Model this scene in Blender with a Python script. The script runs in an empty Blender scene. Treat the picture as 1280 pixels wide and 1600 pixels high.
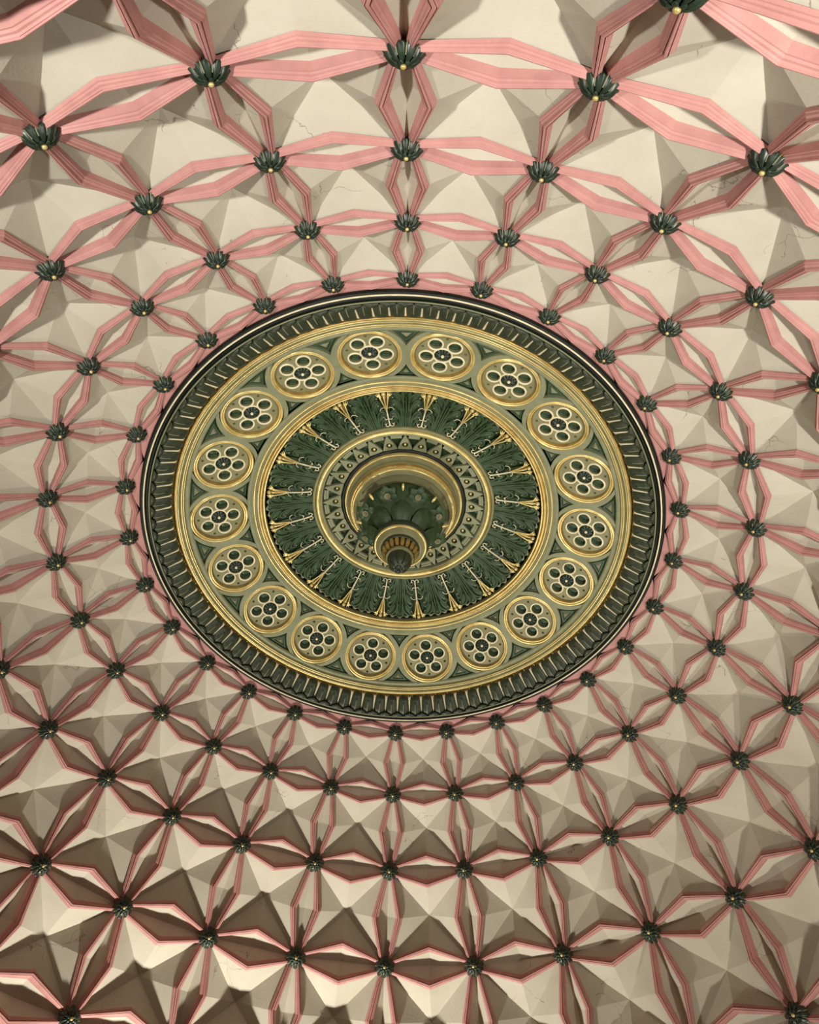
import bpy, math, random
from mathutils import Vector, Matrix
from mathutils.geometry import delaunay_2d_cdt

random.seed(7)
SC = bpy.context.scene
COL = SC.collection
S = 2.0                                    # metres per unit; ring of bosses nearest the rosette has radius 1 unit
PI = math.pi


def U(x, y, z):                            # dome units (y = towards the entrance side) to metres
    return Vector((x * S, -y * S, z * S))

# ------------------------------------------------------------------ camera
cam = bpy.data.cameras.new('camera')
camo = bpy.data.objects.new('camera', cam)
COL.objects.link(camo)
SC.camera = camo
CAMP = (-0.1847, 1.7655, -2.3768)
PITCH, YAW, ROLL = -0.588, -0.0797, -0.2021
FPX = 1258.24
Rx = Matrix.Rotation(PITCH, 3, 'X')
Ry = Matrix.Rotation(YAW, 3, 'Y')
Rz = Matrix.Rotation(ROLL, 3, 'Z')
RM = Rz @ Rx @ Ry
fl = Matrix.Diagonal((1, -1, 1))
right, up, fwd = (fl @ RM[0]), (fl @ RM[1]), (fl @ RM[2])
rot = Matrix((right, up, -fwd)).transposed()
camo.matrix_world = Matrix.Translation(U(*CAMP)) @ rot.to_4x4()
cam.sensor_fit = 'HORIZONTAL'
cam.sensor_width = 36.0
cam.lens = 36.0 * FPX / 1280.0
cam.clip_start = 0.05
cam.clip_end = 100


def project(p):                            # metres to pixels, to know what is in the frame
    d = p - camo.matrix_world.translation
    z = d.dot(fwd)
    if z <= 0.01:
        return None
    return 640 + FPX * d.dot(right) / z, 800 - FPX * d.dot(up) / z

# ------------------------------------------------------------------ world, lamps, exposure
SC.view_settings.view_transform = 'Standard'
SC.view_settings.look = 'None'
SC.view_settings.gamma = 1.0
SC.view_settings.use_curve_mapping = False
SC.view_settings.exposure = 0.0
W = bpy.data.worlds.new('world')
SC.world = W
W.use_nodes = True
W.node_tree.nodes['Background'].inputs[0].default_value = (1.0, 0.9, 0.75, 1)
W.node_tree.nodes['Background'].inputs[1].default_value = 0.0


def lamp(name, pos, power, size=0.10, spread=130, col=(1.0, 0.94, 0.83)):
    l = bpy.data.lights.new(name, 'SPOT')          # uplighter: shaded lamp throwing its light upwards
    l.spot_size = math.radians(spread)
    l.spot_blend = 0.9
    l.energy = power
    l.shadow_soft_size = size
    l.color = col
    o = bpy.data.objects.new(name, l)
    COL.objects.link(o)
    o.location = U(*pos)
    o.rotation_euler = (PI, 0, 0)
    return o







lamp('hall_lamp_offscreen', (-0.3, -1.78, -2.5), 1000, col=(1.0, 0.94, 0.82))
lamp('hall_lamp_offscreen', (1.78, -0.1, -2.3), 230, col=(1.0, 0.92, 0.78))
lamp('hall_lamp_offscreen', (0.95, 1.6, -2.45), 800, spread=118, col=(1.0, 0.95, 0.87))
lamp('hall_lamp_offscreen', (-1.2, 1.6, -2.4), 700, spread=118, col=(1.0, 0.955, 0.885))

# ------------------------------------------------------------------ materials
def nodes_of(name):
    m = bpy.data.materials.new(name)
    m.use_nodes = True
    nt = m.node_tree
    return m, nt, nt.nodes['Principled BSDF'], nt.links


def mottled(name, c1, c2, rough=0.6, metal=0.0, scale=6.0, bump=0.0, bscale=60.0, cracks=None, spec=0.3):
    m, nt, b, L = nodes_of(name)
    g = nt.nodes.new('ShaderNodeNewGeometry')
    n = nt.nodes.new('ShaderNodeTexNoise')
    n.inputs['Scale'].default_value = scale
    n.inputs['Detail'].default_value = 6
    n.inputs['Roughness'].default_value = 0.62
    L.new(g.outputs['Position'], n.inputs['Vector'])
    r = nt.nodes.new('ShaderNodeValToRGB')
    r.color_ramp.elements[0].position = 0.34
    r.color_ramp.elements[1].position = 0.68
    r.color_ramp.elements[0].color = (*c2, 1)
    r.color_ramp.elements[1].color = (*c1, 1)
    L.new(n.outputs['Fac'], r.inputs['Fac'])
    out = r.outputs['Color']
    if cracks:
        # hairline cracks: edges of a warped cell pattern, kept only in a few patches
        wn = nt.nodes.new('ShaderNodeTexNoise')
        wn.inputs['Scale'].default_value = 5.0
        wn.inputs['Detail'].default_value = 5
        L.new(g.outputs['Position'], wn.inputs['Vector'])
        mx = nt.nodes.new('ShaderNodeMixRGB')
        mx.blend_type = 'ADD'
        mx.inputs['Fac'].default_value = 0.22
        L.new(g.outputs['Position'], mx.inputs['Color1'])
        L.new(wn.outputs['Color'], mx.inputs['Color2'])
        v = nt.nodes.new('ShaderNodeTexVoronoi')
        v.feature = 'DISTANCE_TO_EDGE'
        v.inputs['Scale'].default_value = 3.2
        L.new(mx.outputs['Color'], v.inputs['Vector'])
        lt = nt.nodes.new('ShaderNodeMath')
        lt.operation = 'LESS_THAN'
        lt.inputs[1].default_value = 0.005
        L.new(v.outputs['Distance'], lt.inputs[0])
        pn = nt.nodes.new('ShaderNodeTexNoise')
        pn.inputs['Scale'].default_value = 2.3
        pn.inputs['Detail'].default_value = 3
        L.new(g.outputs['Position'], pn.inputs['Vector'])
        gt = nt.nodes.new('ShaderNodeMath')
        gt.operation = 'GREATER_THAN'
        gt.inputs[1].default_value = 0.595
        L.new(pn.outputs['Fac'], gt.inputs[0])
        mu = nt.nodes.new('ShaderNodeMath')
        mu.operation = 'MULTIPLY'
        L.new(lt.outputs[0], mu.inputs[0])
        L.new(gt.outputs[0], mu.inputs[1])
        m2 = nt.nodes.new('ShaderNodeMath')
        m2.operation = 'MULTIPLY'
        m2.inputs[1].default_value = 0.6
        L.new(mu.outputs[0], m2.inputs[0])
        mc = nt.nodes.new('ShaderNodeMixRGB')
        mc.inputs['Color2'].default_value = (*cracks, 1)
        L.new(m2.outputs[0], mc.inputs['Fac'])
        L.new(out, mc.inputs['Color1'])
        out = mc.outputs['Color']
    L.new(out, b.inputs['Base Color'])
    b.inputs['Roughness'].default_value = rough
    b.inputs['Metallic'].default_value = metal
    b.inputs['Specular IOR Level'].default_value = spec
    if bump:
        bn = nt.nodes.new('ShaderNodeTexNoise')
        bn.inputs['Scale'].default_value = bscale
        bn.inputs['Detail'].default_value = 4
        L.new(g.outputs['Position'], bn.inputs['Vector'])
        bp = nt.nodes.new('ShaderNodeBump')
        bp.inputs['Strength'].default_value = bump
        bp.inputs['Distance'].default_value = 0.004
        L.new(bn.outputs['Fac'], bp.inputs['Height'])
        L.new(bp.outputs['Normal'], b.inputs['Normal'])
    return m


CREAM = mottled('cream_plaster', (0.55, 0.52, 0.425), (0.48, 0.45, 0.36), 0.75, scale=2.6, bump=0.25, cracks=(0.16, 0.12, 0.09))
PINK = mottled('pink_paint', (0.56, 0.290, 0.262), (0.46, 0.222, 0.200), 0.6, scale=7, bump=0.25)
BOSSG = mottled('dark_green_paint', (0.020, 0.040, 0.022), (0.010, 0.020, 0.012), 0.38, scale=25, spec=0.5)
LEAFG = mottled('leaf_green_paint', (0.040, 0.078, 0.030), (0.020, 0.043, 0.017), 0.5, scale=20, spec=0.4)
TONG = mottled('olive_green_paint', (0.034, 0.047, 0.021), (0.020, 0.028, 0.014), 0.45, scale=25, spec=0.45)
SAGE = mottled('sage_green_paint', (0.25, 0.265, 0.155), (0.19, 0.205, 0.115), 0.55, scale=9, bump=0.15)
KHAKI = mottled('khaki_paint', (0.24, 0.235, 0.115), (0.18, 0.175, 0.085), 0.5, scale=9)
CREAMLINE = mottled('pale_line_paint', (0.86, 0.80, 0.56), (0.66, 0.60, 0.38), 0.45, scale=14)
GOLD = mottled('gold_leaf', (0.80, 0.67, 0.29), (0.56, 0.42, 0.14), 0.32, metal=0.40, scale=10, spec=0.5)
OLDGOLD = mottled('aged_gold', (0.50, 0.35, 0.10), (0.28, 0.18, 0.05), 0.38, metal=0.45, scale=14, spec=0.5)
DARK = mottled('black_green_paint', (0.012, 0.016, 0.010), (0.007, 0.009, 0.006), 0.5, scale=15)
WALLM = mottled('hall_wall_paint', (0.20, 0.16, 0.12), (0.16, 0.13, 0.10), 0.8, scale=2)
FLOORM = mottled('hall_floor_stone', (0.22, 0.145, 0.085), (0.15, 0.10, 0.06), 0.6, scale=3)

# ------------------------------------------------------------------ mesh helpers
class MB:
    def __init__(self):
        self.v, self.f, self.m, self.s = [], [], [], []

    def add(self, verts, faces, mi=0, smooth=True):
        o = len(self.v)
        self.v += [tuple(p) for p in verts]
        for f in faces:
            self.f.append(tuple(i + o for i in f))
            self.m.append(mi)
            self.s.append(smooth)

    def mesh(self, name, mats):
        me = bpy.data.meshes.new(name)
        me.from_pydata(self.v, [], self.f)
        for m in (mats if isinstance(mats, (list, tuple)) else [mats]):
            me.materials.append(m)
        me.polygons.foreach_set('material_index', self.m)
        me.polygons.foreach_set('use_smooth', self.s)
        me.update()
        return me

    def grid(self, rows, mi=0, smooth=True, closed_u=False, closed_v=False):
        nr, nc = len(rows), len(rows[0])
        vs = [p for r in rows for p in r]
        fs = []
        for i in range(nr if closed_v else nr - 1):
            for j in range(nc if closed_u else nc - 1):
                a, b = i, (i + 1) % nr
                c, d = j, (j + 1) % nc
                fs.append((a * nc + c, a * nc + d, b * nc + d, b * nc + c))
        self.add(vs, fs, mi, smooth)

    def sphere(self, c, rx, mi=0, nu=10, nv=6, axis=None, sq=1.0):
        c = Vector(c)
        ax = (axis or Vector((0, 0, 1))).normalized()
        t = ax.orthogonal().normalized()
        b = ax.cross(t)
        rows = []
        for i in range(nv + 1):
            th = PI * i / nv
            rr = rx * max(math.sin(th), 1e-4)
            rows.append([c + ax * (rx * sq * math.cos(th)) + t * (rr * math.cos(2 * PI * j / nu)) + b * (rr * math.sin(2 * PI * j / nu)) for j in range(nu)])
        self.grid(rows, mi, True, closed_u=True)

    def tube(self, pts, rad, upv, mi=0, n=8, wide=1.0, cap=True):
        # swept elliptical section: width rad*wide across the surface, height rad along upv
        N = len(pts)
        rows = []
        for i, p in enumerate(pts):
            d = (pts[min(i + 1, N - 1)] - pts[max(i - 1, 0)])
            d = d.normalized() if d.length > 1e-9 else Vector((1, 0, 0))
            u = upv[i] if isinstance(upv, list) else upv
            side = d.cross(u)
            side = side.normalized() if side.length > 1e-6 else d.orthogonal().normalized()
            uu = side.cross(d).normalized()
            r = rad[i] if isinstance(rad, (list, tuple)) else rad
            rows.append([p + side * (r * wide * math.cos(2 * PI * j / n)) + uu * (r * math.sin(2 * PI * j / n)) for j in range(n)])
        o = len(self.v)
        self.grid(rows, mi, True, closed_u=True)
        if cap:
            self.f.append(tuple(range(o, o + n)))
            self.m.append(mi)
            self.s.append(True)
            e = o + (N - 1) * n
            self.f.append(tuple(reversed(range(e, e + n))))
            self.m.append(mi)
            self.s.append(True)


def PZ(r, a, z):                           # cylindrical dome units to metres
    return Vector((S * r * math.sin(a), -S * r * math.cos(a), S * z))


def spline(pts, n):                        # Catmull-Rom through tuples
    out = []
    P = [pts[0]] + list(pts) + [pts[-1]]
    for i in range(1, len(P) - 2):
        for k in range(n):
            t = k / n
            out.append(tuple(0.5 * ((2 * P[i][j]) + (P[i + 1][j] - P[i - 1][j]) * t + (2 * P[i - 1][j] - 5 * P[i][j] + 4 * P[i + 1][j] - P[i + 2][j]) * t * t + (3 * P[i][j] - P[i - 1][j] - 3 * P[i + 1][j] + P[i + 2][j]) * t ** 3) for j in range(len(pts[0]))))
    out.append(tuple(pts[-1]))
    return out


def lathe(mb, prof, seg=180, mi=0, smooth=True):
    mb.grid([[PZ(r, 2 * PI * j / seg, z) for j in range(seg)] for r, z in prof], mi, smooth, closed_u=True)


def ring_bead(mb, r, z, rad, mi=0, seg=180, n=8, sq=1.0):
    prof = [(r + rad * math.cos(2 * PI * k / n), z + rad * sq * math.sin(2 * PI * k / n)) for k in range(n)]
    mb.grid([[PZ(a, 2 * PI * j / seg, b) for j in range(seg)] for a, b in prof], mi, True, closed_u=True, closed_v=True)


def link(name, me, parent=None, mat=None, label=None):
    o = bpy.data.objects.new(name, me)
    COL.objects.link(o)
    if parent is not None:
        o.parent = parent
    if mat is not None:
        o.matrix_local = mat
    if label:
        o['label'] = label
    return o


def tag(o, label=None, cat=None, group=None, kind=None):
    if label:
        o['label'] = label
    if cat:
        o['category'] = cat
    if group:
        o['group'] = group
    if kind:
        o['kind'] = kind
    return o


RZ = lambda a: Matrix.Rotation(a, 4, 'Z')

# ------------------------------------------------------------------ dome geometry
NC = 28
STEP = 2 * PI / NC
PHASE = math.radians(-8.015)
BR = [1.0, 1.2052, 1.423, 1.6369, 1.7972, 1.893]       # boss rings: radius and height
BZ = [0.0, -0.1625, -0.3825, -0.6741, -1.0246, -1.42]
SPHC = (0.0, -1.60)


def nrm(k):                                # inward (room side) normal in the (r, z) plane at ring k, may be fractional
    i = min(int(math.floor(k)), len(BR) - 1)
    f = k - i
    j = min(i + 1, len(BR) - 1)
    r = BR[i] * (1 - f) + BR[j] * f
    z = BZ[i] * (1 - f) + BZ[j] * f
    d = Vector((SPHC[0] - r, SPHC[1] - z))
    return d.normalized()


BOSS_H = 0.017
GR, GZ = [], []                            # rib surface rings, behind the bosses
for k in range(len(BR)):
    n = nrm(k)
    GR.append(BR[k] - n.x * BOSS_H)
    GZ.append(BZ[k] - n.y * BOSS_H)


def gp(k, a, h=0.0):
    n = nrm(k)
    return PZ(GR[k] + n.x * h, a, GZ[k] + n.y * h)


def nv(k, a):                              # 3D inward normal
    n = nrm(k)
    return Vector((n.x * math.sin(a), -n.x * math.cos(a), n.y))


RW = [0.0208, 0.0238, 0.0275, 0.0296, 0.0310, 0.0320]    # rib width at each ring
HC = [0.185, 0.205, 0.225, 0.228, 0.23, 0.23]          # lozenge half width / length, along a ring
HR = [0.186, 0.176, 0.180, 0.180, 0.180]               # and up a meridian
DEP = [0.058, 0.077, 0.084, 0.094, 0.098]              # coffer depth behind the rib face

# rib section: u from inner edge 0 to outer edge 1, height above the seat line
SECT = [(0.0, -1.9), (0.03, -0.12), (0.12, -0.02), (0.17, 0.30), (0.30, 0.48), (0.34, 0.80), (0.37, 0.42), (0.41, 0.84), (0.46, 1.0), (0.56, 1.0), (0.61, 0.84), (0.65, 0.42), (0.68, 0.80), (0.71, 0.48), (0.84, 0.30), (0.89, -0.02), (0.97, -0.12), (1.0, -0.7)]
ENDW = 0.62                                 # ribs narrow towards the bosses
RIBH = 0.42                                 # rib height as a share of its width


def rib_frame(A, B, na, nb, nm, wA, wB, wM, hw):
    """two bowed mouldings between bosses A and B, and the lozenge panel they enclose (metres)"""
    mb = MB()
    M = (A + B) * 0.5
    along = (B - A).normalized()
    th = math.atan2(hw, (B - A).length * 0.5)
    wm = wM / math.cos(th)

    def lat(n):
        return n.cross(along).normalized()
    for sgn in (1, -1):
        rows = []
        for u, h in SECT:
            ua = wA * ENDW * u + 0.0005
            ub = wB * ENDW * u + 0.0005
            um = hw - wm * (1 - u)
            row = [A + lat(na) * sgn * ua + na * (h * RIBH * wA * 0.72),
                   M + lat(nm) * sgn * um + nm * (h * RIBH * wM),
                   B + lat(nb) * sgn * ub + nb * (h * RIBH * wB * 0.72)]
            rows.append(row if sgn > 0 else row[::-1])
        mb.grid(rows, 0, False)
    fr = mb
    # lozenge panel: shallow four-sided recess
    pm = MB()
    base = -1.45
    hi = hw - wm * 0.92
    T = lat(nm)
    L = [A + na * (base * RIBH * wA), M + T * hi + nm * (base * RIBH * wM), B + nb * (base * RIBH * wB), M - T * hi + nm * (base * RIBH * wM)]
    apex = M - nm * (0.78 * hi + 0.55 * wM)
    pm.add(L + [apex], [(0, 4, 1), (1, 4, 2), (2, 4, 3), (3, 4, 0)], 0, False)
    return fr, pm


def coffer(k):
    """star shaped eight-sided recess between rings k and k+1, column 0 (metres)"""
    mb = MB()
    h0 = -0.0050
    a0, a1 = 0.0, STEP
    am = STEP * 0.5
    C = [gp(k, a0), gp(k, a1), gp(k + 1, a1), gp(k + 1, a0)]
    nn = [nv(k, a0), nv(k, a1), nv(k + 1, a1), nv(k + 1, a0)]
    L0 = (C[1] - C[0]).length
    L1 = (C[2] - C[3]).length
    Lr = (C[3] - C[0]).length
    ctr = sum(C, Vector()) / 4
    hwt = [HC[k] * L0 - RW[k] * S * 0.25, HR[k] * Lr - (RW[k] + RW[k + 1]) / 2 * S * 0.25, HC[k + 1] * L1 - RW[k + 1] * S * 0.25, HR[k] * Lr - (RW[k] + RW[k + 1]) / 2 * S * 0.25]
    ns = []
    mids = []
    for i in range(4):
        A, B = C[i], C[(i + 1) % 4]
        n = (nn[i] + nn[(i + 1) % 4]).normalized()
        M = (A + B) * 0.5
        t = n.cross((B - A).normalized()).normalized()
        if t.dot(ctr - M) < 0:
            t = -t
        mids.append(M + t * hwt[i] + n * (h0 * S))
    nc = sum(nn, Vector()).normalized()
    apex = ctr - nc * (DEP[k] * S)
    ring = []
    for i in range(4):
        ring += [C[i] + nn[i] * (h0 * S), mids[i]]
    vs = ring + [apex]
    mb.add(vs, [(i, 8, (i + 1) % 8) for i in range(8)], 0, False)
    # a short return behind the edge so that the panel has thickness
    back = [p - nc * 0.02 for p in ring]
    o = len(mb.v)
    mb.add(ring + back, [((i + 1) % 8, i, 8 + i, 8 + (i + 1) % 8) for i in range(8)], 0, False)
    return mb

# ------------------------------------------------------------------ structure: ceiling shell, hall below
shell = MB()
sp = [(0.0, 0.62), (0.35, 0.60), (0.62, 0.42)]
for k in range(len(BR)):
    n = nrm(k)
    sp.append((BR[k] - n.x * 0.22, BZ[k] - n.y * 0.22))
sp += [(2.12, -1.75), (1.915, -1.75), (1.905, -1.62), (1.90, -1.44)]
lathe(shell, [(max(r, 0.001), z) for r, z in sp], 84)
ceiling = link('ceiling', shell.mesh('ceiling', CREAM))
tag(ceiling, 'cream coffered dome ceiling with pink ribs crossing between green bosses', kind='structure')

# plain hall under the dome: flat soffit round the opening, four walls, floor
sf = MB()
HW = 3.2
ringp = [PZ(1.915, 2 * PI * j / 84, -1.75) for j in range(84)]
sq = []
for j in range(84):
    a = 2 * PI * j / 84
    x, y = math.sin(a), -math.cos(a)
    m = HW / max(abs(x), abs(y))
    sq.append(Vector((x * m * S, y * m * S, -1.75 * S)))
sf.grid([ringp, sq], 0, False, closed_u=True)
tag(link('ceiling', sf.mesh('soffit', WALLM)), 'flat plaster soffit around the dome opening', kind='structure')
FZ = -3.2
for nm_, p, q_ in (('wall_north', (-HW, HW), (HW, HW)), ('wall_south', (HW, -HW), (-HW, -HW)), ('wall_east', (HW, HW), (HW, -HW)), ('wall_west', (-HW, -HW), (-HW, HW))):
    w = MB()
    w.add([U(p[0], p[1], FZ), U(q_[0], q_[1], FZ), U(q_[0], q_[1], -1.75), U(p[0], p[1], -1.75)], [(0, 1, 2, 3)], 0, False)
    tag(link(nm_, w.mesh(nm_, WALLM)), 'plain plaster hall wall below the dome', kind='structure')
fm = MB()
fm.add([U(-HW, -HW, FZ), U(HW, -HW, FZ), U(HW, HW, FZ), U(-HW, HW, FZ)], [(0, 1, 2, 3)], 0, False)
tag(link('floor', fm.mesh('floor', FLOORM)), 'stone hall floor below the dome', kind='structure')

# ------------------------------------------------------------------ coffers and ribs (parts of the ceiling)
MARG = 140


def in_frame(points):
    for p in points:
        q = project(p)
        if q and -MARG < q[0] < 1280 + MARG and -MARG < q[1] < 1600 + MARG:
            return True
    return False


rest_panel, rest_rib, rest_loz = MB(), MB(), MB()


def dump(dst, src, M):
    dst.add([M @ Vector(v) for v in src.v], src.f, 0, False)


for k in range(5):
    cm = coffer(k)
    me = None
    for i in range(NC):
        M = RZ(PHASE + i * STEP)
        if in_frame([M @ Vector(v) for v in cm.v[:9]]):
            me = me or cm.mesh('coffer_panel', CREAM)
            link('coffer_panel', me, ceiling, M)
        else:
            dump(rest_panel, cm, M)


def frames(A, B, na, nb, nm, wA, wB, wM, hw):
    fr, pm = rib_frame(A, B, na, nb, nm, wA, wB, wM, hw)
    mf = mp = None
    for i in range(NC):
        M = RZ(PHASE + i * STEP)
        if in_frame([M @ Vector(v) for v in pm.v]):
            mf = mf or fr.mesh('rib_frame', PINK)
            mp = mp or pm.mesh('lozenge_panel', CREAM)
            f = link('rib_frame', mf, ceiling, M)
            link('lozenge_panel', mp, f)
        else:
            dump(rest_rib, fr, M)
            dump(rest_loz, pm, M)


for k in range(6):
    A, B = gp(k, 0), gp(k, STEP)
    L = (B - A).length
    w = RW[k] * S
    frames(A, B, nv(k, 0), nv(k, STEP), nv(k, STEP / 2), w, w, w, HC[k] * L)
for k in range(5):
    A, B = gp(k, 0), gp(k + 1, 0)
    L = (B - A).length
    n0, n1 = nv(k, 0), nv(k + 1, 0)
    frames(A, B, n0, n1, (n0 + n1).normalized(), RW[k] * S, RW[k + 1] * S, (RW[k] + RW[k + 1]) / 2 * S, HR[k] * L)
for nm_, mb, mt in (('coffer_panel', rest_panel, CREAM), ('rib_frame', rest_rib, PINK), ('lozenge_panel', rest_loz, CREAM)):
    if mb.v:
        tag(link(nm_, mb.mesh(nm_, mt), ceiling), kind='stuff')
pb = MB()                                    # pink plaster filling the corners between the lozenges and the rim


def sz(r):
    return GZ[0] + (GR[0] - r) * 0.60


rin, rout = [], []
for i in range(NC):
    for f in range(8):
        t = -1 + f / 4
        a = PHASE + (i + t * 0.5) * STEP
        r = GR[0] - 0.046 * abs(t)
        rout.append(PZ(r, a, sz(r) + 0.003))
        rin.append(PZ(0.955, a, sz(0.955) + 0.003))
pb.grid([rin, rout], 0, False, closed_u=True)
link('pink_border', pb.mesh('pink_border', PINK), ceiling, label='pink plaster border around the green rim')

# ------------------------------------------------------------------ bosses
def boss_meshes():
    # local frame: +Z points into the room, unit = dome unit * S
    pet, bud, bead = MB(), MB(), MB()
    N = 10
    prof = [(0.009, 0.0370), (0.017, 0.0365), (0.0255, 0.0325), (0.0325, 0.0245), (0.0375, 0.0155), (0.0415, 0.0095), (0.0440, 0.0075)]
    wid = [0.6, 0.74, 0.80, 0.84, 0.86, 0.74, 0.35]
    for i in range(N):
        a0 = 2 * PI * i / N
        rows = []
        for (r, h), w in zip(prof, wid):
            row = []
            for j in range(7):
                s = -1 + 2 * j / 6
                a = a0 + s * w * PI / N
                bul = 0.0042 * (1 - s * s) - 0.0022 * (1 if j == 3 else 0)
                rr = r + bul * 0.75
                row.append(Vector((rr * math.cos(a) * S, rr * math.sin(a) * S, (h + bul * 0.75) * S)))
            rows.append(row)
        pet.grid(rows, 0, True)
    # sepals seen between the petals, and the stalk
    rows = [[Vector((r * S * math.cos(2 * PI * j / 20), r * S * math.sin(2 * PI * j / 20), h * S)) for j in range(20)] for r, h in [(0.024, -0.010), (0.028, 0.000), (0.035, 0.008), (0.030, 0.022), (0.016, 0.034)]]
    pet.grid(rows, 0, True, closed_u=True)
    for i in range(N):
        a = 2 * PI * (i + .5) / N
        d = Vector((math.cos(a), math.sin(a), 0))
        pts = [d * (r * S) + Vector((0, 0, h * S)) for r, h in [(0.0265, 0.0295), (0.0345, 0.0185), (0.0400, 0.0105), (0.0455, 0.0070)]]
        pet.tube(pts, [0.0016 * S, 0.0018 * S, 0.0016 * S, 0.0008 * S], Vector((0, 0, 1)), 1, 5)
    # inner calyx
    for i in range(6):
        a0 = 2 * PI * i / 6
        rows = []
        for (r, h), w in zip([(0.006, 0.0390), (0.011, 0.0420), (0.015, 0.0410), (0.019, 0.0365)], [0.6, 0.9, 0.8, 0.15]):
            rows.append([Vector(((r + 0.001 * (1 - s * s)) * math.cos(a0 + s * w * PI / 6) * S, (r + 0.001 * (1 - s * s)) * math.sin(a0 + s * w * PI / 6) * S, (h + 0.0022 * (1 - s * s)) * S)) for s in (-1, -.5, 0, .5, 1)])
        bud.grid(rows, 0, True)
    bead.sphere((0, 0, 0.0430 * S), 0.0068 * S, 0, 10, 8)
    return pet.mesh('petals', [BOSSG, SAGE]), bud.mesh('calyx', BOSSG), bead.mesh('bead', GOLD)


bm_pet, bm_bud, bm_bead = boss_meshes()
RING_LAB = ['dark green flower boss with gilt bead, in the ring against the green rosette rim',
            'dark green flower boss with gilt bead, in the second ring out from the rosette',
            'dark green flower boss with gilt bead, in the third ring out from the rosette',
            'dark green flower boss with gilt bead, in the fourth ring out from the rosette',
            'dark green flower boss with gilt bead, in the fifth ring out from the rosette']
RING_GRP = ['bosses against the rosette rim', 'second ring of bosses', 'third ring of bosses', 'fourth ring of bosses', 'fifth ring of bosses']
BSC = [0.76, 0.79, 0.84, 0.88, 0.92]
for k in range(5):
    n = nrm(k)
    for i in range(NC):
        a = PHASE + i * STEP
        p = gp(k, a, -0.002)
        z = nv(k, a)
        x = Vector((math.cos(a), math.sin(a), 0))
        y = z.cross(x)
        R = Matrix((x, y, z)).transposed().to_4x4()
        e = bpy.data.objects.new('ceiling_boss', None)
        COL.objects.link(e)
        e.empty_display_size = 0.05
        sc = BSC[k]
        e.matrix_world = Matrix.Translation(p) @ R @ Matrix.Rotation(random.uniform(-.25, .25), 4, 'Z') @ Matrix.Diagonal((sc * 1.03, sc * 1.03, sc * 0.88, 1))
        tag(e, RING_LAB[k], 'boss', RING_GRP[k])
        link('petals', bm_pet, e)
        link('calyx', bm_bud, e)
        link('bead', bm_bead, e, label='gilt bead')

# ------------------------------------------------------------------ rosette
rose = bpy.data.objects.new('ceiling_rosette', None)
COL.objects.link(rose)
rose.location = U(0, 0, 0)
tag(rose, 'large round green and gold plaster rosette with medallions at the crown of the dome', 'rosette')


def part(name, mb, mats, parent=rose, mat=None, label=None):
    return link(name, mb.mesh(name, mats), parent, mat, label)


# outer rim
m = MB()
lathe(m, spline([(0.966, 0.075), (0.9655, 0.045), (0.961, 0.034), (0.955, 0.031), (0.951, 0.036)], 4) + spline([(0.947, 0.044), (0.940, 0.050), (0.933, 0.046), (0.930, 0.040)], 4) + [(0.927, 0.038), (0.922, 0.05), (0.915, 0.08)], 216)
part('rim_moulding', m, DARK)
m = MB()
ring_bead(m, 0.9485, 0.035, 0.0030, 0, 216)
part('rim_bead', m, CREAMLINE, label='thin pale bead on the dark rim')
m = MB()
ring_bead(m, 0.9285, 0.035, 0.0026, 0, 216)
part('rim_bead', m, SAGE, label='thin sage bead inside the dark rim')
# gilt cove behind the tongue leaves
m = MB()
lathe(m, spline([(0.925, 0.062), (0.905, 0.078), (0.885, 0.092), (0.868, 0.103), (0.861, 0.104)], 3), 216)
part('gilt_cove', m, OLDGOLD)
# tongue leaves
NT = 108
tl = MB()
rows = []
hwid = PI / NT
for q, (r, z, w) in enumerate([(0.921, 0.050, .95), (0.917, 0.041, .95), (0.910, 0.041, .93), (0.900, 0.046, .89), (0.888, 0.054, .86), (0.876, 0.062, .84), (0.8685, 0.067, .78), (0.8635, 0.073, .62), (0.8605, 0.080, .34), (0.8600, 0.084, .06)]):
    row = []
    for j in range(9):
        s = -1 + j / 4
        bul = 0.011 * math.sqrt(max(0, 1 - s * s)) - 0.011
        ves = 0.003 * (abs(s) < .1) * (1 if q < 6 else 0)
        row.append(PZ(r - 0.3 * (bul + ves) * -1, s * w * hwid, z - bul - ves))
    rows.append(row)
tl.grid(rows, 0, True)
tl.tube([PZ(r, 0, z) for r, z in [(0.915, 0.038), (0.905, 0.0405), (0.893, 0.0475), (0.880, 0.0570)]], [0.0016 * S, .0016 * S, .0014 * S, 0.0008 * S], Vector((0, .4, -.9)), 1, 6)
tl.sphere(PZ(0.874, 0, 0.061), 0.0035 * S, 0, 8, 6)
tlm = tl.mesh('tongue_leaf', [TONG, SAGE])
for i in range(NT):
    link('tongue_leaf', tlm, rose, RZ(i * 2 * PI / NT))
da = MB()                                    # pale dart between two leaves
rows = []
for r, z, w in [(0.862, 0.094, .013), (0.866, 0.083, .0110), (0.876, 0.0745, .0082), (0.888, 0.0655, .0066), (0.900, 0.0565, .0050), (0.910, 0.0510, .0020)]:
    rows.append([PZ(r, hwid + u * w * 0.5 / r, z - 0.006 * (1 - abs(u))) for u in (-1, -.5, 0, .5, 1)])
da.grid(rows, 0, True)
dam = da.mesh('leaf_dart', CREAMLINE)
for i in range(NT):
    link('leaf_dart', dam, rose, RZ(i * 2 * PI / NT))
sc_ = MB()                                   # scale at the foot of each leaf
rows = []
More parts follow.
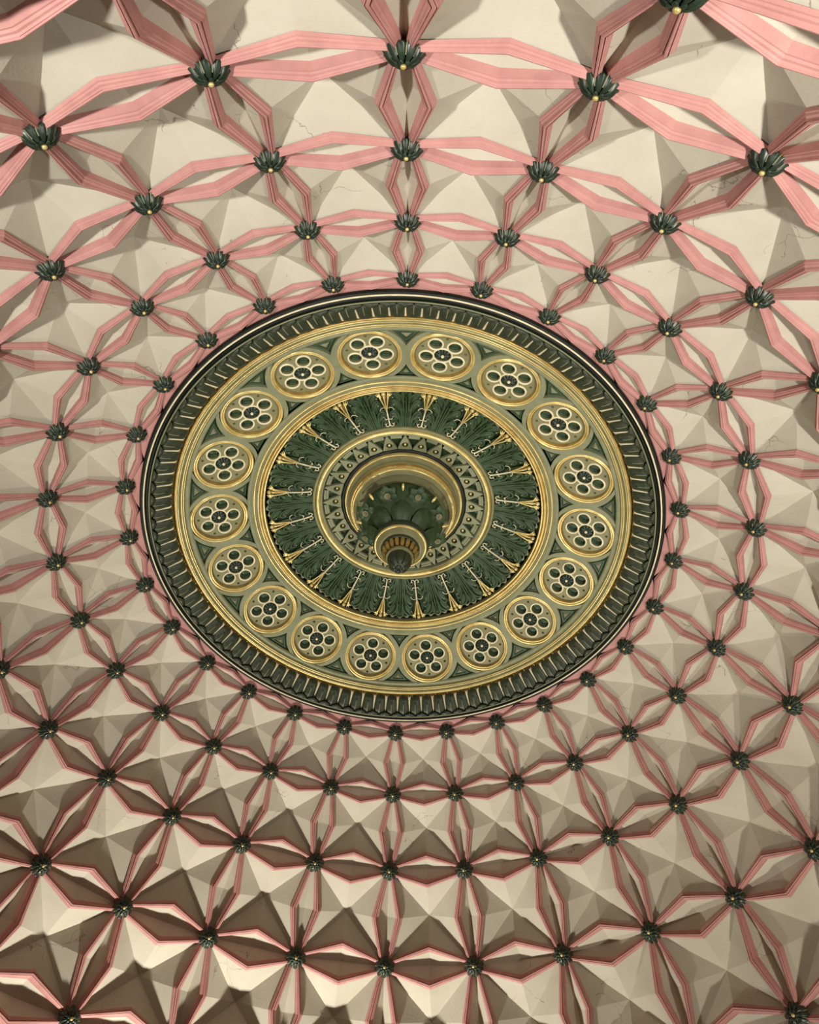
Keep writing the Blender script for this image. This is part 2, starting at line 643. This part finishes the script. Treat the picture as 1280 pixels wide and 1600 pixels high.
for (r, z, w) in [(0.929, 0.042, .98), (0.924, 0.034, .95), (0.918, 0.033, .75), (0.912, 0.036, .45), (0.908, 0.040, .05)]:
    rows.append([PZ(r, (s * w + 1) * hwid, z - 0.004 * (1 - s * s)) for s in (-1, -.6, -.25, 0, .25, .6, 1)])
sc_.grid(rows, 0, True)
scm = sc_.mesh('leaf_scale', TONG)
for i in range(NT):
    link('leaf_scale', scm, rose, RZ(i * 2 * PI / NT))
# mouldings between the tongue leaves and the medallion band
m = MB()
lathe(m, [(0.866, 0.118), (0.8595, 0.108), (0.8565, 0.100), (0.8530, 0.0965), (0.8495, 0.0965), (0.8475, 0.099)], 216)
part('gilt_moulding', m, OLDGOLD)
m = MB()
lathe(m, spline([(0.8485, 0.099), (0.844, 0.0945), (0.838, 0.0965), (0.834, 0.103), (0.831, 0.104), (0.827, 0.101), (0.822, 0.104), (0.818, 0.112), (0.815, 0.114)], 3), 216)
part('khaki_moulding', m, KHAKI)
for r, z, w in ((0.8465, 0.0965, 0.0022), (0.8395, 0.0950, 0.0016), (0.8285, 0.1010, 0.0024), (0.8215, 0.1040, 0.0016)):
    m = MB()
    ring_bead(m, r, z, w, 0, 216)
    part('gilt_bead', m, GOLD)


def bz(r):                                   # front surface of the medallion band
    return 0.117 + (0.811 - r) * 0.4242


SL = math.atan(0.4242)
CN = (-math.sin(SL), -math.cos(SL))          # band normal to the room in (r, z)


def BP(r, a, h):
    return PZ(r + CN[0] * h, a, bz(r) + CN[1] * h)


m = MB()
lathe(m, [(r, bz(r) + 0.034) for r in (0.822, 0.75, 0.65, 0.572)], 216)
part('band_ground', m, LEAFG, label='dark green ground of the medallion band')
m = MB()
lathe(m, [(0.818, 0.114), (0.811, 0.113), (0.8035, bz(.8035) - 0.004), (0.803, bz(.803) + 0.006)], 216)
part('band_border', m, SAGE)
m = MB()
lathe(m, [(0.603, bz(.603) + 0.006), (0.6025, bz(.6025) - 0.004), (0.592, bz(.592) - 0.004), (0.58, bz(.58) + 0.002)], 216)
part('band_border', m, SAGE)

# tracery plate round each medallion: 18 panels with a hole and half spandrels cut out
NM = 18
MPH = math.radians(-38.182)
RMED = 0.705
SECT_A = PI / NM


def cdt_plate(loops, mapf, thick, mi=0):
    """fill outer loop[0] with holes loops[1:], extrude backwards; mapf(x,y,h)->Vector"""
    pts, edges, idx = [], [], []
    for lp in loops:
        o = len(pts)
        pts += [Vector(p) for p in lp]
        edges += [(o + i, o + (i + 1) % len(lp)) for i in range(len(lp))]
        idx.append((o, len(lp)))
    res = delaunay_2d_cdt(pts, edges, [], 2, 1e-6)
    v2, f2 = res[0], res[2]

    def inside(p, lp):
        c = False
        for i in range(len(lp)):
            a, b = lp[i], lp[(i + 1) % len(lp)]
            if (a[1] > p[1]) != (b[1] > p[1]) and p[0] < (b[0] - a[0]) * (p[1] - a[1]) / (b[1] - a[1]) + a[0]:
                c = not c
        return c
    mb = MB()
    faces = []
    for f in f2:
        c = sum((v2[i] for i in f), Vector((0, 0))) / len(f)
        if inside(c, loops[0]) and not any(inside(c, h) for h in loops[1:]):
            faces.append(f)
    mb.add([mapf(p.x, p.y, 0) for p in v2], faces, mi, False)
    for lp in loops:
        n = len(lp)
        mb.add([mapf(p[0], p[1], 0) for p in lp] + [mapf(p[0], p[1], -thick) for p in lp], [(i, (i + 1) % n, n + (i + 1) % n, n + i) for i in range(n)], mi, False)
    return mb


def xy(r, a):
    return (r * math.sin(a), r * math.cos(a))


RO, RI = 0.8030, 0.6030


def circle_pts(c, r, n, ph=0.0):
    return [(c[0] + r * math.cos(ph + 2 * PI * k / n), c[1] + r * math.sin(ph + 2 * PI * k / n)) for k in range(n)]


cM = (0.0, RMED)
RB_O, RB_I = 0.1185, 0.1200                  # border radius at the wide ends of the spandrels
r_ap_o, r_ap_i = 0.738, 0.658                # spandrel points between neighbouring medallions


def arc_on_RB(p_from, p_to, n=7):            # concave side of a spandrel, following the medallion border
    a0, d0 = math.atan2(p_from[1] - cM[1], p_from[0] - cM[0]), math.hypot(p_from[0] - cM[0], p_from[1] - cM[1])
    a1, d1 = math.atan2(p_to[1] - cM[1], p_to[0] - cM[0]), math.hypot(p_to[0] - cM[0], p_to[1] - cM[1])
    out = []
    for t in range(n + 1):
        a, d = a0 + (a1 - a0) * t / n, d0 + (d1 - d0) * t / n
        out.append((cM[0] + d * math.cos(a), cM[1] + d * math.sin(a)))
    return out


def circ_meet(R, rb):                        # where the border circle meets radius R (x>0)
    y = (R * R - rb * rb + RMED * RMED) / (2 * RMED)
    return (math.sqrt(max(R * R - y * y, 1e-9)), y)


pO = circ_meet(RO, RB_O)
pI = circ_meet(RI, RB_I)
aO = math.atan2(pO[0], pO[1])
aI = math.atan2(pI[0], pI[1])
right_side = arc_on_RB(pO, xy(r_ap_o, SECT_A)) + arc_on_RB(xy(r_ap_i, SECT_A), pI)
outer_arc = [xy(RO, -aO + 2 * aO * t / 8) for t in range(1, 8)]
inner_arc = [xy(RI, aI - 2 * aI * t / 8) for t in range(1, 8)]
outline = outer_arc + right_side + inner_arc + [(-x, y) for x, y in reversed(right_side)]
plate = cdt_plate([outline, circle_pts(cM, 0.108, 48)], lambda x, y, h: BP(math.hypot(x, y), math.atan2(x, y), h), 0.034)
pme = plate.mesh('tracery_panel', SAGE)
for i in range(NM):
    link('tracery_panel', pme, rose, RZ(MPH + i * 2 * PI / NM))


# spandrel blocks: small raised pyramids in the dark triangles
def spandrel(outer):
    mb = MB()
    apx = (r_ap_o + 0.012) if outer else (r_ap_i - 0.011)
    base = (RO - 0.004) if outer else (RI + 0.004)
    pt = (pO if outer else pI)
    hw = 0.046 if outer else 0.030
    rc = apx * 0.40 + base * 0.60
    big = [(apx, 0.0), (base, hw / base * 1.0), (base, -hw / base)]
    cen = (rc, 0)
    lv = []
    for sc, h in ((1.25, -0.014), (0.80, -0.003), (0.55, -0.003), (0.45, -0.007), (0.40, -0.007), (0.12, 0.000)):
        lv.append([BP(cen[0] + (r - cen[0]) * sc, (a * base / r) * sc, h) for r, a in big])
    for q in range(len(lv) - 1):
        mb.add(lv[q] + lv[q + 1], [(i, (i + 1) % 3, 3 + (i + 1) % 3, 3 + i) for i in range(3)], 0 if q < 4 else 1, False)
    mb.add(lv[-1], [(0, 1, 2)], 1, False)
    return mb.mesh('spandrel_block', [LEAFG, SAGE])


spo, spi = spandrel(True), spandrel(False)
for i in range(NM):
    M = RZ(MPH + (i + .5) * 2 * PI / NM)
    link('spandrel_block', spo, rose, M)
    link('spandrel_block', spi, rose, M)

# medallions
MEDM = Matrix.Identity(4)
zx = Vector((1, 0, 0))
zn = Vector((0, -CN[0], CN[1]))              # room-ward normal at azimuth 0 (outward radial is -Y)
zo = zn.cross(zx)                            # in-plane axis
MR = Matrix((zx, zo, zn)).transposed().to_4x4()
OUT = 1.0 if (MR.to_3x3() @ Vector((0, 1, 0))).dot(Vector((0, -1, 0))) > 0 else -1.0


def md(x, y, h):                             # medallion local frame: y towards the outside of the rosette
    return Vector((x * S, y * OUT * S, h * S))


def circ_sweep(mb, c, R, prof, n=40, mi=0):
    mb.grid([[md(c[0] + (R + u) * math.cos(2 * PI * j / n), c[1] + (R + u) * math.sin(2 * PI * j / n), h) for j in range(n)] for u, h in prof], mi, True, closed_u=True)


def torus_prof(r, n=8, sq=1.0, z=0.0):
    return [(r * math.cos(PI * k / n), z + r * sq * math.sin(PI * k / n)) for k in range(n + 1)]


PC = [(0.0555 * math.cos(-PI / 2 + 2 * PI * k / 5), 0.0555 * math.sin(-PI / 2 + 2 * PI * k / 5)) for k in range(5)]
DC = [(0.0775 * math.cos(PI / 2 + 2 * PI * k / 5), 0.0775 * math.sin(PI / 2 + 2 * PI * k / 5)) for k in range(5)]
PLZ = -0.011
md_plate = cdt_plate([circle_pts((0, 0), 0.0965, 48)] + [circle_pts(c, 0.0225, 24) for c in PC] + [circle_pts((0, 0), 0.030, 28)] + [circle_pts(c, 0.0052, 10) for c in DC], lambda x, y, h: md(x, y, PLZ + h), 0.012)
md_plate_me = md_plate.mesh('medallion', KHAKI)
gf = MB()
circ_sweep(gf, (0, 0), 0.1065, torus_prof(0.0052, 6, 1.2, -0.002), 56)
circ_sweep(gf, (0, 0), 0.0985, torus_prof(0.0036, 6, 1.3, -0.004), 56)
gfm = gf.mesh('gilt_frame', GOLD)
gr2 = MB()
circ_sweep(gr2, (0, 0), 0.1022, [(0.0025, -0.002), (0, -0.004), (-0.0025, -0.002)], 56)
ig = MB()
circ_sweep(ig, (0, 0), 0.0945, [(0.0015, 0.001), (-0.0005, -0.002), (-0.0022, PLZ)], 56)
igm = ig.mesh('inner_fillet', OLDGOLD)
pr = MB()
circ_sweep(pr, (0, 0), 0.0245, torus_prof(0.0034, 6, 1.3, PLZ), 28)
prm = pr.mesh('petal_ring', CREAMLINE)
cp = MB()
circ_sweep(cp, (0, 0), 0.0, [(0.0228, PLZ), (0.0226, PLZ - 0.016), (0.018, PLZ - 0.019), (0.008, PLZ - 0.016), (0.0002, PLZ - 0.015)], 24)
cpm = cp.mesh('petal_cup', LEAFG)
cr = MB()
circ_sweep(cr, (0, 0), 0.0315, torus_prof(0.0032, 6, 1.3, PLZ), 32)
crm = cr.mesh('centre_ring', CREAMLINE)
fw = MB()
circ_sweep(fw, (0, 0), 0.0, [(0.031, PLZ - 0.001), (0.030, PLZ - 0.009), (0.0002, PLZ - 0.008)], 28)
for i in range(10):
    a0 = 2 * PI * i / 10
    rows = []
    for r, h, w in [(0.005, 0.001, .7), (0.012, 0.003, .9), (0.020, 0.0015, .9), (0.026, -0.003, .8), (0.0295, -0.006, .3)]:
        rows.append([md(r * math.cos(a0 + s * w * PI / 10), r * math.sin(a0 + s * w * PI / 10), PLZ + h + 0.0025 * (1 - s * s)) for s in (-1, -.5, 0, .5, 1)])
    fw.grid(rows, 0, True)
fwm = fw.mesh('flower', BOSSG)
bdm = MB()
bdm.sphere(md(0, 0, PLZ + 0.006), 0.0058 * S, 0, 10, 8)
bdme = bdm.mesh('bead', CREAMLINE)
dt = MB()
circ_sweep(dt, (0, 0), 0.0, [(0.0053, PLZ), (0.005, PLZ - 0.019), (0.0001, PLZ - 0.020)], 10)
dtm = dt.mesh('drill_hole', KHAKI)
for i in range(NM):
    a = MPH + i * 2 * PI / NM
    M = RZ(a) @ Matrix.Translation(BP(RMED, 0, 0)) @ MR
    o = link('medallion', md_plate_me, rose, M)
    link('gilt_frame', gfm, o)
    link('inner_fillet', igm, o)
    for c in PC:
        T = Matrix.Translation(md(c[0], c[1], 0))
        link('petal_ring', prm, o, T)
        link('petal_cup', cpm, o, T)
    for c in DC:
        link('drill_hole', dtm, o, Matrix.Translation(md(c[0], c[1], 0)))
    link('centre_ring', crm, o)
    link('flower', fwm, o)
    link('bead', bdme, o)

# moulded ring between the medallion band and the acanthus leaves
m = MB()
lathe(m, spline([(0.590, 0.214), (0.583, 0.212), (0.578, 0.2135), (0.572, 0.216), (0.567, 0.213), (0.562, 0.215)], 3), 180)
part('khaki_ring', m, KHAKI)
m = MB()
lathe(m, [(0.5625, 0.218)] + [(0.5525 + 0.0090 * math.cos(t), 0.217 - 0.008 * math.sin(t)) for t in [0.125 * k * PI for k in range(9)]] + [(0.5430, 0.224)], 180)
part('gilt_ring', m, OLDGOLD)
for r, z, w in ((0.5785, 0.2120, 0.0030), (0.5630, 0.2135, 0.0024), (0.5525, 0.2085, 0.0016), (0.5415, 0.2190, 0.0040)):
    m = MB()
    ring_bead(m, r, z, w, 0, 180)
    part('gilt_bead', m, GOLD)
m = MB()
lathe(m, [(0.5375, 0.219), (0.5385, 0.232), (0.546, 0.26), (0.556, 0.26)], 180)
part('ring_back', m, KHAKI)
# recess behind the acanthus leaves
m = MB()
lathe(m, [(0.556, 0.24), (0.556, 0.34), (0.50, 0.345), (0.42, 0.335), (0.36, 0.325), (0.355, 0.30)], 180)
part('leaf_recess', m, LEAFG)


def lz(r):                                   # leaf surface
    t = (r - 0.36) / (0.52 - 0.36)
    return 0.300 - 0.050 * t - 0.018 * math.sin(PI * min(max(t, 0), 1)) * -1 * 0.4


LN = Vector((-0.30, -0.954))


def LP(s, r, h):                             # s lateral (units), r radius, h proud of the leaf surface
    r = 0.36 + (r - 0.36) * 1.09
    return PZ(r + LN.x * h, s / r, lz(r) + LN.y * h)


def LUP(s, r):
    a = s / r
    return Vector((LN.x * math.sin(a), -LN.x * math.cos(a), LN.y))


NL = 20
LA = PI / NL
lf = MB()
rows = []
for q in range(15):
    r = 0.360 + 0.158 * q / 14
    row = []
    for j in range(21):
        s = -1 + j / 10
        wsc = 1.0 if q < 12 else (1.0 - 0.12 * (q - 11) * abs(s))
        edge = 0.006 * math.cos(s * PI * 3) * (1 if q == 14 else 0)
        hump = 0.010 * (1 - s * s) + 0.002 * math.cos(s * 16)
        row.append(LP(s * LA * r * 0.985, r + edge - (0.012 * abs(s) ** 2 if q == 14 else 0), hump - 0.008))
    rows.append(row)
lf.grid(rows, 2, True)


def blade(pts, r0, r1, wide=1.5, h0=0.006, h1=0.010, mi=0, tip=True):
    sp_ = spline(pts, 5)
    for sg in (1, -1):
        P, Up, Rd = [], [], []
        N = len(sp_)
        for i, (s, r) in enumerate(sp_):
            t = i / (N - 1)
            P.append(LP(s * sg, r, h0 + (h1 - h0) * t))
            Up.append(LUP(s * sg, r))
            Rd.append((r0 + (r1 - r0) * t) * S)
        lf.tube(P, Rd, Up, mi, 6, wide)
        if tip:
            lf.sphere(P[-1] + Up[-1] * 0.002 * S, 0.0034 * S, 1, 8, 6)


# midrib bundle
lf.tube([LP(0, r, 0.010) for r in (0.362, 0.40, 0.44, 0.48, 0.508)], [0.0042 * S, .004 * S, .0036 * S, .003 * S, .0015 * S], LUP(0, .44), 0, 6)
blade([(0.008, 0.362), (0.0075, 0.40), (0.009, 0.45), (0.015, 0.49), (0.022, 0.503)], 0.0036, 0.0026, 1.2, 0.008, 0.009, tip=False)
blade([(0.014, 0.362), (0.015, 0.40), (0.019, 0.44), (0.030, 0.472), (0.046, 0.482), (0.052, 0.470), (0.045, 0.464)], 0.0044, 0.0024, 1.5, 0.007, 0.012)
blade([(0.020, 0.362), (0.022, 0.390), (0.030, 0.418), (0.046, 0.432), (0.058, 0.424), (0.056, 0.411), (0.048, 0.412)], 0.0044, 0.0022, 1.5, 0.007, 0.013)
blade([(0.027, 0.362), (0.030, 0.376), (0.038, 0.392), (0.048, 0.394), (0.053, 0.385), (0.048, 0.378), (0.042, 0.382)], 0.0036, 0.0020, 1.4, 0.007, 0.012)
blade([(0.010, 0.47), (0.016, 0.493), (0.032, 0.508), (0.048, 0.510), (0.055, 0.502), (0.050, 0.496)], 0.0040, 0.0022, 1.5, 0.008, 0.012)
# broad lobes under the scrolls
for s0, r0_, L_, w_, an in ((0.030, 0.452, 0.030, 0.014, 0.75), (0.040, 0.405, 0.024, 0.012, 0.9), (0.036, 0.492, 0.024, 0.012, 0.7), (0.012, 0.500, 0.018, 0.009, 0.2)):
    for sg in (1, -1):
        rows = []
        for q in range(6):
            t = -1 + 2 * q / 5
            ww = w_ * math.sqrt(max(1 - t * t, 0.02))
            row = []
            for j in range(5):
                u = -1 + j / 2
                x = L_ * t * math.sin(an) + ww * u * math.cos(an)
                y = L_ * t * math.cos(an) - ww * u * math.sin(an)
                row.append(LP((s0 + x) * sg, r0_ + y, 0.005 + 0.006 * (1 - u * u)))
            rows.append(row)
        lf.grid(rows, 0, True)
# curled lip at the tip
tips = [(-0.074, 0.505), (-0.060, 0.513), (-0.046, 0.509), (-0.032, 0.518), (-0.016, 0.515), (0, 0.5225), (0.016, 0.515), (0.032, 0.518), (0.046, 0.509), (0.060, 0.513), (0.074, 0.505)]
tp = spline(tips, 4)
lf.tube([LP(s, r, 0.006 + 0.003 * math.cos(s * 210)) for s, r in tp], [0.0022 * S + 0.0022 * S * max(0, math.cos(s * 196)) for s, r in tp], [LUP(s, r) for s, r in tp], 1, 6, 1.3)
lfm = lf.mesh('acanthus_leaf', [LEAFG, SAGE, LEAFG])
LPH = math.radians(1.1)
for i in range(NL):
    link('acanthus_leaf', lfm, rose, RZ(LPH + (i + .5) * 2 * PI / NL))

# bell flowers on stems between the leaves
st, be, bb = MB(), MB(), MB()
st.tube([LP(0, r, h) for r, h in ((0.374, 0.014), (0.40, 0.021), (0.43, 0.024), (0.458, 0.024))], [0.0026 * S, 0.0026 * S, 0.003 * S, 0.0034 * S], LUP(0, .42), 0, 7)
for sg in (1, -1):
    cp_ = spline([(0.0, 0.378), (0.006, 0.371), (0.013, 0.372), (0.015, 0.379), (0.011, 0.383)], 4)
    st.tube([LP(s * sg, r, 0.014) for s, r in cp_], 0.0016 * S, LUP(0, .375), 0, 5)
    cp_ = spline([(0.002, 0.405), (0.010, 0.402), (0.014, 0.408)], 4)
    st.tube([LP(s * sg, r, 0.017) for s, r in cp_], 0.0016 * S, LUP(0, .375), 0, 5)
    cp_ = spline([(0.002, 0.447), (0.012, 0.452), (0.022, 0.448), (0.026, 0.440)], 4)
    st.tube([LP(s * sg, r, 0.014) for s, r in cp_], 0.0013 * S, LUP(0, .44), 0, 5)
for s1, w in ((-0.0165, 0.0030), (0.0, 0.0030), (0.0165, 0.0030)):
    pts = spline([(s1 * 0.12, 0.452, 0.024), (s1 * 0.5, 0.478, 0.024), (s1 * 0.85, 0.500, 0.021), (s1 * 1.0, 0.508, 0.017)], 4)
    be.tube([LP(s, r, h) for s, r, h in pts], [w * S * (0.55 + 0.6 * i / len(pts)) for i in range(len(pts))], LUP(0, .48), 0, 7, 1.1)
be.tube([LP(0, r, h) for r, h in ((0.456, 0.017), (0.478, 0.013), (0.500, 0.010), (0.510, 0.007))], [0.002 * S, 0.004 * S, 0.006 * S, 0.006 * S], LUP(0, .48), 1, 10, 1.6)
for sg in (1, -1):
    for an in (0.25, 0.62, 1.0):
        pts = [(0.0125 * sg + 0.0 * sg, 0.502, 0.017), (0.0125 * sg + 0.012 * math.sin(an) * sg, 0.502 + 0.012 * math.cos(an), 0.017), (0.0125 * sg + 0.021 * math.sin(an) * sg, 0.502 + 0.021 * math.cos(an), 0.0135)]
        be.tube([LP(s, r, h) for s, r, h in pts], [0.0018 * S, 0.0026 * S, 0.0012 * S], LUP(0, .5), 0, 6, 1.3)
bb.sphere(LP(0, 0.5165, 0.017), 0.0085 * S, 0, 12, 8)
stm, bem, bbm = st.mesh('bell_flower', CREAMLINE), be.mesh('bell', [GOLD, OLDGOLD]), bb.mesh('bead', GOLD)
for i in range(NL):
    o = link('bell_flower', stm, rose, RZ(LPH + i * 2 * PI / NL))
    link('bell', bem, o)
    link('bead', bbm, o)

# collar K-L
m = MB()
lathe(m, [(0.366, 0.315)] + [(0.3555 + 0.0065 * math.cos(t), 0.290 - 0.009 * math.sin(t)) for t in [0.125 * k * PI for k in range(9)]] + [(0.3485, 0.293)], 144)
part('collar_ring', m, KHAKI)
m = MB()
lathe(m, [(0.349, 0.295)] + [(0.3395 + 0.0088 * math.cos(t), 0.291 - 0.012 * math.sin(t)) for t in [0.125 * k * PI for k in range(9)]] + [(0.330, 0.293)], 144)
part('collar_ring', m, GOLD)
m = MB()
lathe(m, [(0.3305, 0.293), (0.327, 0.288), (0.3235, 0.29), (0.323, 0.32)], 144)
part('collar_ring', m, SAGE)
m = MB()
lathe(m, [(0.335, 0.316), (0.29, 0.328), (0.235, 0.345)], 144)
part('tooth_ground', m, LEAFG, label='dark green ground behind the teeth')

# teeth, arc blocks
TPH = math.radians(4.8)
NTE = 28


def tz(r):
    return 0.300 + (0.32 - r) * 0.25


def TP(r, a, h):
    return PZ(r, a, tz(r) - h)


tt = PI / NTE
outl = [xy(0.3215, 0)] + [xy(0.258 + (0.3215 - 0.258) * (1 - f), tt * 0.93 * f) for f in (0.33, 0.66, 1.0)] + [xy(0.252, tt * 0.97), xy(0.250, 0), xy(0.252, -tt * 0.97)] + [xy(0.258 + (0.3215 - 0.258) * (1 - f), -tt * 0.93 * f) for f in (1.0, 0.66, 0.33)]
tooth = cdt_plate([outl, circle_pts((0, 0.2725), 0.0118, 18)], lambda x, y, h: TP(math.hypot(x, y), math.atan2(x, y), h + 0.003), 0.014)
tm_ = tooth.mesh('tooth', SAGE)
tb = MB()
tb.sphere(TP(0.2715, 0, -0.003), 0.0062 * S, 0, 10, 8)
tbm = tb.mesh('bead', GOLD)
th_ = MB()
th_.grid([[TP(0.2725 + r * math.cos(2 * PI * j / 14), r * math.sin(2 * PI * j / 14) / 0.2725, h) for j in range(14)] for r, h in ((0.012, 0.001), (0.0115, -0.017), (0.0005, -0.018))], 0, True, closed_u=True)
thm = th_.mesh('eye', LEAFG)
ab = MB()
rows = []
for f in range(7):
    a = tt + tt * 0.62 * (-1 + f / 3)
    rows.append([TP(r, a, h) for r, h in ((0.318, -0.012), (0.318, -0.002), (0.311, 0.0), (0.309, -0.003), (0.303, -0.002), (0.2995, -0.005), (0.2995, -0.014))])
ab.grid(rows, 0, False)
abm = ab.mesh('arc_block', SAGE)
for i in range(NTE):
    M = RZ(TPH + i * 2 * PI / NTE)
    o = link('tooth', tm_, rose, M)
    link('eye', thm, o)
    link('bead', tbm, o)
    link('arc_block', abm, rose, M)

# throat mouldings
def lat_part(name, prof, mat, seg=120, n=4):
    mm = MB()
    lathe(mm, spline(prof, n) if n else prof, seg)
    return part(name, mm, mat)


lat_part('throat_roll', [(0.2535, 0.335), (0.250, 0.318), (0.243, 0.311), (0.236, 0.314), (0.233, 0.322)], DARK)
lat_part('throat_gilt', [(0.236, 0.318), (0.234, 0.306), (0.230, 0.301), (0.226, 0.304)], GOLD)
lat_part('throat_ogee', [(0.227, 0.305), (0.222, 0.298), (0.216, 0.290), (0.2145, 0.280), (0.210, 0.272)], KHAKI)
lat_part('throat_gilt', [(0.2115, 0.274), (0.208, 0.263), (0.204, 0.262)], OLDGOLD)
lat_part('throat_lip', [(0.2045, 0.264), (0.202, 0.253), (0.198, 0.249), (0.1935, 0.252)], GOLD)
lat_part('throat_soffit', [(0.1955, 0.252), (0.191, 0.248), (0.186, 0.242), (0.183, 0.240), (0.178, 0.248), (0.12, 0.262)], KHAKI)

# ------------------------------------------------------------------ pendant
pend = bpy.data.objects.new('ceiling_pendant', None)
COL.objects.link(pend)
pend.location = U(0, 0, 0)
tag(pend, 'green and gold pendant of flowers, leaves and a gilt dish hanging from the rosette centre', 'pendant')


def ppart(name, prof, mat, n=4, seg=72, label=None):
    mm = MB()
    lathe(mm, spline(prof, n) if n else prof, seg)
    return part(name, mm, mat, pend, label=label)


ppart('bulb', [(0.118, 0.280), (0.135, 0.25), (0.158, 0.222), (0.160, 0.190), (0.135, 0.150), (0.105, 0.115), (0.078, 0.085), (0.070, 0.06), (0.08, 0.05)], LEAFG)
# daisies
dz = MB()
for i in range(6):
    a0 = 2 * PI * i / 6
    rows = []
    for q in range(6):
        t = q / 5
        w = 0.0150 * math.sin(PI * (0.12 + 0.84 * t)) ** 0.8
        rr = 0.008 + 0.034 * t
        hh = 0.004 + 0.006 * math.sin(t * PI * 0.9) - 0.006 * t
        row = []
        for u in (-1, -.5, 0, .5, 1):
            x, y = rr, w * u
            row.append(Vector(((x * math.cos(a0) - y * math.sin(a0)) * S, (x * math.sin(a0) + y * math.cos(a0)) * S, (hh + 0.003 * (1 - u * u) - (0.0015 if u == 0 else 0)) * S)))
        rows.append(row)
    dz.grid(rows, 0, True)
dzm = dz.mesh('daisy', LEAFG)
dk = MB()
rr_ = [(0.0105, 0.004), (0.0125, 0.010), (0.0115, 0.0145), (0.0085, 0.014), (0.0068, 0.004), (0.0002, 0.002)]
dk.grid([[Vector((r * S * math.cos(2 * PI * j / 16), r * S * math.sin(2 * PI * j / 16), h * S)) for j in range(16)] for r, h in rr_], 0, True, closed_u=True)
dkm = dk.mesh('daisy_cup', KHAKI)
DPH = math.radians(14.5)


def frame_at(r, a, z, nr, nz):
    d = math.hypot(nr, nz)
    nr, nz = nr / d, nz / d
    zv = Vector((nr * math.sin(a), -nr * math.cos(a), nz))
    xv = Vector((math.cos(a), math.sin(a), 0))
    yv = zv.cross(xv)
    return Matrix.Translation(PZ(r, a, z)) @ Matrix((xv, yv, zv)).transposed().to_4x4()


for i in range(8):
    M = frame_at(0.148, DPH + i * PI / 4, 0.158, 0.30, -0.95) @ Matrix.Rotation(PI / 6, 4, 'Z')
    o = link('daisy', dzm, pend, M)
    link('daisy_cup', dkm, o, label='pale cup in the middle of the flower')
# large leaves under the flowers
bl = MB()
pathL = [(0.066, 0.066), (0.082, 0.074), (0.102, 0.088), (0.119, 0.106), (0.130, 0.124), (0.133, 0.140)]
rows = []
for q, (r, z) in enumerate(pathL):
    w = [0.020, 0.030, 0.036, 0.035, 0.026, 0.006][q]
    row = []
    for u in (-1, -.7, -.35, 0, .35, .7, 1):
        h = 0.010 * (1 - u * u) - (0.003 if u == 0 else 0)
        row.append(PZ(r + 0.5 * h, w * u / r, z - 0.85 * h))
    rows.append(row)
bl.grid(rows, 0, True)
blm = bl.mesh('broad_leaf', LEAFG)
for i in range(8):
    link('broad_leaf', blm, pend, RZ(DPH + (i + .5) * PI / 4))
gb = MB()
gb.sphere((0, 0, 0.008 * S), 0.0058 * S, 0, 10, 8, Vector((0, 1, 0)), 2.6)
gbm = gb.mesh('gilt_bud', GOLD)
for i in range(8):
    link('gilt_bud', gbm, pend, frame_at(0.164, DPH + (i + .5) * PI / 4, 0.180, 0.45, -0.9))
# dish
ppart('dish', [(0.070, 0.088), (0.088, 0.072), (0.100, 0.056), (0.1035, 0.042), (0.101, 0.030), (0.097, 0.026)], TONG)
ppart('dish_edge', [(0.0985, 0.028), (0.096, 0.0205), (0.092, 0.020), (0.0895, 0.025)], GOLD)
ppart('dish_bowl', [(0.0905, 0.024), (0.086, 0.017), (0.080, 0.008), (0.075, 0.004), (0.070, 0.006)], KHAKI)
ppart('dish_ring', [(0.0725, 0.012), (0.070, -0.002), (0.066, -0.006), (0.062, -0.003), (0.058, 0.01)], TONG)
ppart('neck', [(0.060, 0.030), (0.0545, 0.010), (0.051, -0.010), (0.047, -0.030), (0.046, -0.045)], TONG)
fl_ = MB()
fl_.tube([PZ(r, 0, z) for r, z in ((0.0600, 0.004), (0.0600, -0.008), (0.0575, -0.018), (0.0535, -0.028), (0.0490, -0.036))], [0.005 * S, 0.0092 * S, 0.0090 * S, 0.0078 * S, 0.005 * S], Vector((0, -1, -.3)).normalized(), 0, 8)
flm = fl_.mesh('gilt_flute', OLDGOLD)
for i in range(18):
    link('gilt_flute', flm, pend, RZ(i * 2 * PI / 18))
ppart('pale_collar', [(0.047, -0.030), (0.0505, -0.038), (0.0510, -0.047), (0.0475, -0.052), (0.041, -0.050)], KHAKI)
bu = MB()
for i in range(8):
    a0 = 2 * PI * i / 8
    rows = []
    for r, z, w in ((0.041, -0.045, .9), (0.0425, -0.062, .96), (0.0385, -0.080, .95), (0.030, -0.095, .9), (0.019, -0.103, .8), (0.0135, -0.105, .8), (0.0105, -0.100, .8)):
        rows.append([PZ(r + 0.003 * (1 - u * u), a0 + u * w * PI / 8, z - 0.001 * (1 - u * u)) for u in (-1, -.5, 0, .5, 1)])
    bu.grid(rows, 0, True)
lathe(bu, [(0.040, -0.045), (0.038, -0.075), (0.026, -0.093), (0.010, -0.097), (0.001, -0.085)], 32)
part('bud', bu, TONG, pend)
